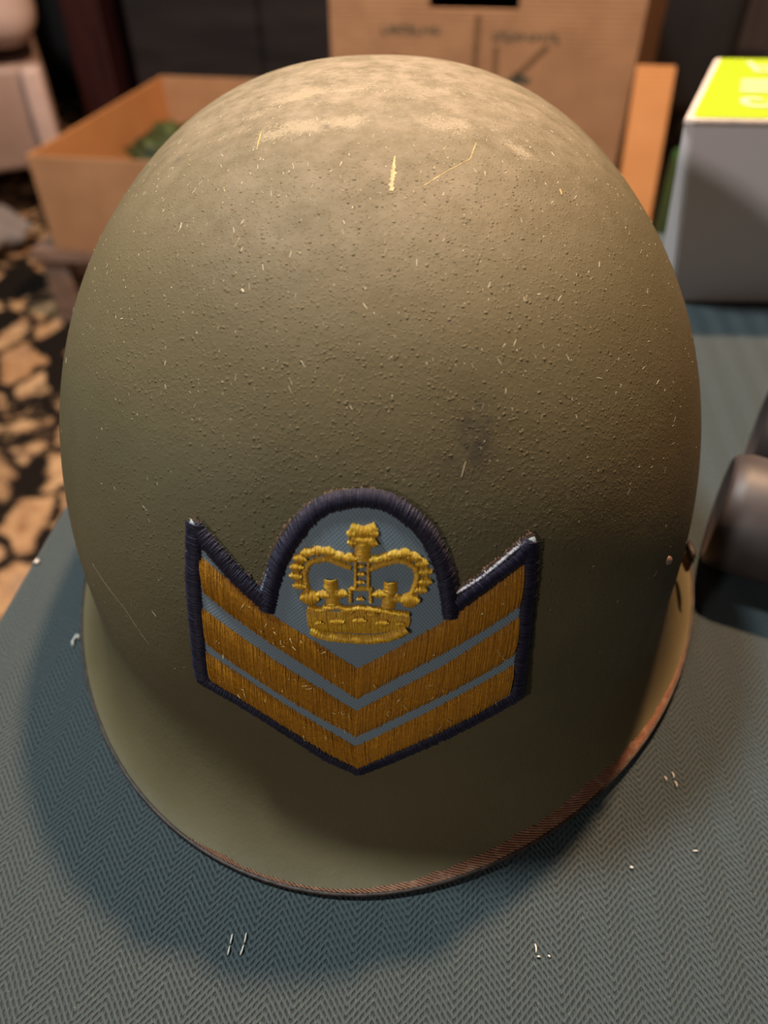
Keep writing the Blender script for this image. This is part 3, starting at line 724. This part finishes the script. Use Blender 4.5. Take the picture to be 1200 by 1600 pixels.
# ------------------------------------------------------------------ grey carton with lime green lid
carton = thing('grey_carton', (.24, .262, T), 'pale grey carton with lime green printed top, at the back edge of the table', 'box')
FB = [(.172, .202), (.165, .213), (.200, .312), (.330, .316), (.327, .200)]; FT = [(.1565, .200), (.1530, .203), (.2035, .316), (.337, .312), (.337, .192)]
ZT = .1015
def prism(bm, bot, top):
    a = [bm.verts.new(p) for p in bot]; b = [bm.verts.new(p) for p in top]; n = len(a)
    bm.faces.new(a[::-1]); bm.faces.new(b)
    for i in range(n): bm.faces.new((a[i], a[(i + 1) % n], b[(i + 1) % n], b[i]))
bm = bmesh.new(); prism(bm, [(x, y, T) for x, y in FB], [(x, y, T + ZT - .002) for x, y in FT])
bmesh.ops.bevel(bm, geom=bm.edges[:], offset=.0008, segments=2, affect='EDGES')
from_bm('carton_body', bm, M_greycard, carton)
def lerp2(f, k): c = np.mean(np.array(f), 0); return [tuple(c + (np.array(p) - c) * k) for p in f]
bm = bmesh.new(); prism(bm, [(x, y, T + ZT - .002) for x, y in lerp2(FT, 1.012)], [(x, y, T + ZT + .001) for x, y in lerp2(FT, 1.004)])
bmesh.ops.bevel(bm, geom=bm.edges[:], offset=.0007, segments=2, affect='EDGES')
from_bm('lid_edge', bm, M_pale, carton)
bm = bmesh.new(); prism(bm, [(x + .001, y + .001, T + ZT + .0008) for x, y in lerp2(FT, .955)], [(x + .001, y + .001, T + ZT + .0014) for x, y in lerp2(FT, .955)])
o = from_bm('lid_print', bm, M_lime, carton); o['label'] = 'lime green top'
def text_mesh(name, body, size, M, mat, parent, ext=.0002):
    cu = bpy.data.curves.new(name, 'FONT'); cu.body = body; cu.size = size; cu.extrude = ext; cu.offset = size * .02
    ob = bpy.data.objects.new(name, cu); C.objects.link(ob); dg = bpy.context.evaluated_depsgraph_get()
    me = bpy.data.meshes.new_from_object(ob.evaluated_get(dg)); bpy.data.objects.remove(ob)
    me.transform(M); me.materials.clear(); me.materials.append(mat)
    return link(bpy.data.objects.new(name, me), parent)
TM = lambda x, y, rz: Matrix.Translation((x, y, T + ZT + .0016)) @ Matrix.Rotation(rz, 4, 'Z')
text_mesh('lettering', 'coco', .034, TM(.1875, .2195, R(-3)), M_letter, carton)
text_mesh('lettering', 'bio', .030, TM(.215, .284, R(-5)), M_letter, carton)
bm = bmesh.new()
for q in range(3): bm_box(bm, (.230 - .0035 * q, .264 - .009 * q, T + ZT + .0016), (.055, .0062, .0004), R(-4))
o = from_bm('lettering', bm, M_letter, carton); o['label'] = 'rows of pale small print'
# ------------------------------------------------------------------ binoculars
M_barrel = mottled('brown_black_rubber', (.036, .027, .026), (.052, .040, .038), 60, .5)
bino = thing('binoculars', (.19, .01, T), 'black rubber binoculars lying on the cloth beside the helmet brim', 'binoculars')
AX = Vector((math.cos(R(-25)), math.sin(R(-25)), 0)); RM = AX.to_track_quat('Z', 'Y').to_matrix().to_4x4()
def barrel(p, r):
    M = Matrix.Translation(p) @ RM
    b = lathe('barrel', [(r * .80, .035), (r * .90, .036), (r * .93, .070), (r * .80, .074), (r * .80, .090), (r * .70, .095), (r * .68, .130), (r * .60, .133)], M_barrel, bino, M)
    e = lathe('objective_cup', [(r * .70, .003), (r * .80, .0012), (r * .88, .0004), (r * .95, .0022), (r, .007), (r * .985, .028), (r * .96, .0365), (r * .90, .037)], M_barrel, bino, M)
    return b
SD = Vector((-AX.y, AX.x, 0))
p0 = Vector((.1288, -.0012, T + .0235)); barrel(p0, .0232); barrel(p0 + SD * .058 + AX * .009, .0232)
q0 = p0 + SD * .029 + AX * .085
box('bridge', q0, (.04, .050, .018), M_black, bino, R(-25), .004, 3, True)
lathe('focus_wheel', [(.006, -.012), (.009, -.011), (.009, .011), (.006, .012)], M_black, bino, Matrix.Translation(q0 + Vector((0, 0, .010))) @ RM, 24)
bm = bmesh.new(); M_yel = flat('yellow_marking', (.80, .50, .02), .5)
for k in range(10):
    a0 = -.75 + .05 * k; c = p0 + AX * .0405 + (Vector((0, 0, 1)) * math.sin(a0) - SD * math.cos(a0)) * .0215
    bm_box(bm, c, (.004, .0010, .0012), R(-25))
o = from_bm('marking', bm, M_yel, bino); o['label'] = 'yellow marking'

# ------------------------------------------------------------------ cartons behind
def wall_panel(bm, a, b, z0, z1, th):
    """upright panel between plan points a and b"""
    a = Vector((*a, 0)); b = Vector((*b, 0)); d = (b - a); ln = d.length
    bm_box(bm, (a + b) / 2 + Vector((0, 0, (z0 + z1) / 2)), (ln, th, z1 - z0), math.atan2(d.y, d.x), min(th * .3, .0015), 2)
FL = 0.0
zs_, zb_, zt_ = 0.188, 0.188, 0.393
A_, B_, D_ = (-.742, 1.445), (-.235, 1.385), (-.583, 2.02); E_ = (B_[0] + D_[0] - A_[0], B_[1] + D_[1] - A_[1])
cx_, cy_ = (A_[0] + E_[0]) / 2, (A_[1] + E_[1]) / 2
openbox = thing('cardboard_box', (cx_, cy_, zb_), 'open-topped cardboard box on the low stool beyond the left side of the table', 'box')
for nm, a, b in (('front_panel', A_, B_), ('side_panel', A_, D_), ('side_panel', B_, E_), ('back_panel', D_, E_)):
    bm = bmesh.new(); wall_panel(bm, a, b, zb_ + .001, zt_, .005); from_bm(nm, bm, M_card_lit if nm == 'side_panel' else M_card2, openbox)  # side panels take the lit copy, lamplight in their colour
bm = bmesh.new(); prism(bm, [(*p, zb_) for p in (A_, B_, E_, D_)], [(*p, zb_ + .004) for p in (A_, B_, E_, D_)]); from_bm('bottom_panel', bm, M_card2, openbox)
# something leafy green in the box
bm = bmesh.new(); bmesh.ops.create_icosphere(bm, subdivisions=4, radius=1)
for v in bm.verts:
    f = 1 + .22 * math.sin(7 * v.co.x + 2) * math.cos(6 * v.co.y) + .12 * math.sin(15 * v.co.z + 9 * v.co.x)
    v.co = Vector((-.505, 1.74, .283)) + Vector((v.co.x * .100 * f, v.co.y * .12 * f, v.co.z * .066 * f))
o = from_bm('crumpled_bag', bm, M_leaf, None, True); tag(o, 'crumpled dark green bag inside the open-topped cardboard box', 'bag')
# low stool under that box
stool = thing('low_stool', (cx_, cy_, 0), 'low greyish brown wooden stool carrying the open-topped cardboard box', 'stool')
ux = Vector((B_[0] - A_[0], B_[1] - A_[1], 0)).normalized(); uy = Vector((D_[0] - A_[0], D_[1] - A_[1], 0)).normalized(); A3 = Vector((*A_, 0))
def stp(x, y): v = A3 + ux * x + uy * y; return (v.x, v.y)
q = [stp(-.062, -.012), stp(.55, -.012), stp(.55, .63), stp(-.062, .63)]
bm = bmesh.new(); prism(bm, [(*p, .160) for p in q], [(*p, .188) for p in q]); bmesh.ops.bevel(bm, geom=bm.edges[:], offset=.005, segments=2, affect='EDGES'); from_bm('stool_top', bm, M_stool, stool)
for x, y in ((-.02, .03), (.51, .03), (.51, .59), (-.02, .59)):
    c = stp(x, y); box('leg', (c[0], c[1], .080), (.062, .062, .160), M_stool, stool, R(-7), .006)
for a, b in ((stp(.015, .03), stp(.475, .03)), (stp(.015, .59), stp(.475, .59))):
    bm = bmesh.new(); wall_panel(bm, a, b, .118, .160, .02); from_bm('apron', bm, M_stool, stool)
for a, b in ((stp(-.02, .065), stp(-.02, .555)), (stp(.51, .065), stp(.51, .555))):
    bm = bmesh.new(); wall_panel(bm, a, b, .020, .160, .02); from_bm('side_board', bm, M_stool, stool)

# tall carton with hand hole and printing; its front leans a little towards the right
big = thing('tall_cardboard_box', (.16, 1.42, 0), 'tall brown cardboard box with hand hole and printed symbols, behind the helmet', 'box')
rb = R(-6); ca, sa = math.cos(rb), math.sin(rb)
BO = Vector((-.088, 1.225, 0))
def bpt(x, y, z): return Vector((BO.x + x * ca - y * sa, BO.y + x * sa + y * ca, z))
W_, DP_, H_ = .492, .38, .790
h0_, h1_, hz0, hz1 = .160, .300, .698, .745
bm = bmesh.new(); bm2 = bmesh.new()
def fbox(bm, x0, x1, z0, z1, y=0.0, th=.006): bm_box(bm, bpt((x0 + x1) / 2, y + th / 2, (z0 + z1) / 2), (x1 - x0, th, z1 - z0), rb)
xs = [0, h0_, h1_, W_]; zs2 = [.0, hz0, hz1, H_]
grid = {}
for yy in (0, .006):
    for i, x in enumerate(xs):
        for j, z in enumerate(zs2): grid[i, j, yy] = bm.verts.new(bpt(x, yy, z))
for i in range(3):
    for j in range(3):
        if (i, j) == (1, 1):
            for (a, b) in (((1, 1), (2, 1)), ((2, 1), (2, 2)), ((2, 2), (1, 2)), ((1, 2), (1, 1))):
                bm.faces.new((grid[(*a, 0)], grid[(*b, 0)], grid[(*b, .006)], grid[(*a, .006)]))
            continue
        for yy in (0, .006): bm.faces.new((grid[i, j, yy], grid[i + 1, j, yy], grid[i + 1, j + 1, yy], grid[i, j + 1, yy]))
for (a, b) in [((i, 0), (i + 1, 0)) for i in range(3)] + [((i, 3), (i + 1, 3)) for i in range(3)] + [((0, j), (0, j + 1)) for j in range(3)] + [((3, j), (3, j + 1)) for j in range(3)]:
    bm.faces.new((grid[(*a, 0)], grid[(*b, 0)], grid[(*b, .006)], grid[(*a, .006)]))
fp = from_bm('front_panel', bm, M_card, big)
for nm, a, b in (('side_panel', bpt(.003, .006, 0), bpt(.003, DP_, 0)), ('side_panel', bpt(W_ - .003, .006, 0), bpt(W_ - .003, DP_, 0)), ('back_panel', bpt(0, DP_, 0), bpt(W_, DP_, 0))):
    bm = bmesh.new(); wall_panel(bm, a.xy, b.xy, 0, H_, .006); from_bm(nm, bm, M_card, big)
for z, nm in ((H_ + .003, 'top_flap'), (.003, 'bottom_panel')):
    box(nm, bpt(W_ / 2, DP_ / 2, z), (W_, DP_, .006), M_card, big, rb)
bm = bmesh.new(); wall_panel(bm, bpt(W_ + .001, .0, 0).xy, (.482, 1.335), .02, H_, .005); from_bm('side_flap', bm, M_card, big)
def ink(pts, wd, mat=M_ink):
    bm = bmesh.new()
    for (x0, z0, x1, z1) in pts:
        dx, dz = x1 - x0, z1 - z0; ln = math.hypot(dx, dz); rot = Matrix.Rotation(rb, 3, 'Z') @ Matrix.Rotation(-math.atan2(dz, dx), 3, 'Y')
        bm_box(bm, bpt((x0 + x1) / 2, -.0002, (z0 + z1) / 2), (ln, .0006, wd), rot=rot)
    return from_bm('printed_mark', bm, mat, fp)
def caption(x0, x1, z, n, hgt):
    bm = bmesh.new(); st = (x1 - x0) / n
    for i in range(n):
        xx = x0 + st * (i + .5); hh = hgt * random.uniform(.7, 1)
        bm_box(bm, bpt(xx - st * .28, -.0002, z), (st * .22, .0006, hh), rb)
        bm_box(bm, bpt(xx, -.0002, z + random.choice((-.35, .35, 0)) * hh), (st * .6, .0006, hh * .28), rb)
        if random.random() < .6: bm_box(bm, bpt(xx + st * .28, -.0002, z), (st * .2, .0006, hh), rb)
    return from_bm('printed_caption', bm, M_ink, fp)
caption(.083, .180, .668, 9, .016); caption(.262, .372, .662, 10, .015)
ink([(.270, .648, .272, .595), (.352, .650, .305, .604)], .009, M_ink2); ink([(.292, .598, .330, .600), (.300, .606, .318, .604)], .010)
ink([(.100, .628, .135, .622), (.135, .622, .165, .598)], .010, M_ink2)
ink([(.238, .690, .238, .590)], .010, M_ink2)


# narrow flap carton standing behind the table, warm lamplight painted into its colour
flap = thing('folded_carton', (.42, .965, 0), 'narrow warm-lit brown flattened carton leaning on the tall box, beside the grey carton', 'box')
def lean_slab(name, mat, ox, th, dy, x0=.398, x1=.458, ztop=.635, shift=0.0):
    # flattened carton: leaning back against the tall box, foot towards the table
    f0, f1 = Vector((x0 - .012 + ox, .962 + dy, .0)), Vector((x0 + ox, 1.142 + dy, ztop)); wv = Vector((x1 - x0, -.006, 0)); n = (f1 - f0).cross(wv).normalized()
    if n.y < 0: n = -n
    bm = bmesh.new(); prism(bm, [f0, f0 + wv, f0 + wv + n * th, f0 + n * th], [f1, f1 + wv, f1 + wv + n * th, f1 + n * th])
    bmesh.ops.bevel(bm, geom=bm.edges[:], offset=.001, segments=2, affect='EDGES')
    return from_bm(name, bm, mat, flap)
lean_slab('front_panel', M_card_lit, 0, .006, 0); lean_slab('back_panel', M_card2, .004, .006, .0075, ztop=.630)


# ------------------------------------------------------------------ armchair far left
chair = thing('armchair', (-1.15, 2.1, 0), 'pinkish beige leather armchair at the far left behind the stool', 'armchair')
CR = R(22); CC = (-.865, 2.0)
def cp(x, y, z): return (CC[0] + x * math.cos(CR) - y * math.sin(CR), CC[1] + x * math.sin(CR) + y * math.cos(CR), z)
box('armrest', cp(-.24, .30, .585), (.50, .60, .27), M_leather, chair, CR, .085, 5, True)
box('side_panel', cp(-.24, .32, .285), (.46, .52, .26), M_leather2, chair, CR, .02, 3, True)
box('front_trim', cp(-.045, .045, .285), (.055, .05, .26), M_leather, chair, CR, .014, 3, True)
box('seat_cushion', cp(-.66, .32, .42), (.36, .56, .16), M_leather, chair, CR, .05, 4, True)
box('backrest', cp(-.55, .66, .62), (1.05, .18, .80), M_leather, chair, CR, .08, 4, True)
for x, y in ((-.42, .10), (-.06, .10), (-.42, .55), (-.06, .55)):
    box('foot', cp(x, y, .078), (.05, .05, .156), M_blackwood, chair, CR, .006)
lathe('stud', [(.002, .010), (.012, .008), (.016, .0)], M_chrome, chair, Matrix.Translation(cp(-.155, .058, .385)) @ Matrix.Rotation(CR, 4, 'Z') @ Matrix.Rotation(R(90), 4, 'X'), 20)
# grey cloth on the carpet in front of the chair
bm = bmesh.new(); bmesh.ops.create_icosphere(bm, subdivisions=4, radius=1)
for v in bm.verts:
    f = 1 + .14 * math.sin(5 * v.co.x + 1) + .10 * math.cos(8 * v.co.y + 3 * v.co.x)
    v.co = Vector((-1.10 + v.co.x * .13 * f, 1.84 + v.co.y * .10 * f, .062 + max(v.co.z, -.9) * .048 * f))
zmin = min(v.co.z for v in bm.verts)
for v in bm.verts: v.co.z -= zmin
o = from_bm('grey_cushion', bm, M_grey, None, True); tag(o, 'small grey mauve cushion lying on the leaf-patterned carpet', 'cushion')

# ------------------------------------------------------------------ dark furniture along the back
cab = thing('dark_cabinet', (-.42, 2.85, 0), 'black-brown cabinet standing behind the cardboard boxes', 'cabinet')
box('carcass', (-.40, 2.88, .56), (.86, .44, 1.12), M_blackwood, cab, 0, .004)
for x in (-.615, -.185):
    d = box('door', (x, 2.65, .58), (.42, .022, 1.04), M_blackwood, cab, 0, .006); box('door_handle', (x + (.17 if x < -.4 else -.17), 2.628, .62), (.012, .022, .10), M_blackwood, d, 0, .003)
rc = thing('red_bookcase', (-.96, 2.85, 0), 'dark red wooden bookcase end between the armchair and the black-brown cabinet', 'bookcase')
box('side_panel', (-.955, 2.86, .60), (.125, .44, 1.2), M_red, rc, R(-3), .006)
box('top_board', (-.955, 2.86, 1.21), (.16, .48, .025), M_red, rc, R(-3), .004)
box('plinth', (-.955, 2.86, .03), (.14, .46, .06), M_blackwood, rc, R(-3), .004)

oc = thing('office_chair', (.66, 1.75, 0), 'black office chair turned away, behind the tall cardboard box', 'chair')
box('backrest', (.60, 1.55, .66), (.21, .06, .42), M_black, oc, R(-14), .028, 4, True)
box('seat', (.70, 1.80, .44), (.42, .42, .07), M_black, oc, R(-14), .03, 4, True)
box('back_bar', (.63, 1.60, .47), (.05, .02, .20), M_black, oc, R(-14), .006)
lathe('post', [(.025, .10), (.025, .41)], M_black, oc, Matrix.Translation((.70, 1.80, 0)), 20)
for k in range(5):
    a = R(20 + 72 * k); lg = box('leg', (.70 + .13 * math.cos(a), 1.80 + .13 * math.sin(a), .09), (.26, .035, .03), M_black, oc, a, .008)
    lathe('caster', [(.006, -.012), (.022, -.011), (.022, .011), (.006, .012)], M_black, lg, Matrix.Translation((.70 + .25 * math.cos(a), 1.80 + .25 * math.sin(a), .030)) @ Matrix.Rotation(a, 4, 'Z') @ Matrix.Rotation(R(90), 4, 'X') , 16)
dr = thing('dark_dresser', (1.22, 2.45, 0), 'dark grey-brown dresser with a pale knob, behind the green-topped carton', 'dresser')
M_dr = mottled('grey_brown_wood', (.030, .022, .023), (.048, .036, .036), 4, .5, stretch=(6, 1, 1))
box('carcass', (1.30, 2.40, .45), (.98, .44, .90), M_dr, dr, 0, .005)
for z in (.18, .46, .74):
    d = box('drawer', (1.30, 2.172, z), (.90, .02, .25), M_dr, dr, 0, .005)
    lathe('drawer_knob', [(.006, .0), (.006, .012), (.014, .016), (.016, .024), (.009, .030)], M_chrome, d, Matrix.Translation((.905, 2.162, .452)) @ Matrix.Rotation(R(90), 4, 'X'), 20) if z == .46 else None
gb = box('green_bin', (.432, .845, .308), (.085, .085, .60), M_green, None, R(-8), .012, 3); gb.location.z -= .008
tag(gb, 'dark green plastic bin in the gap beside the grey carton', 'bin')
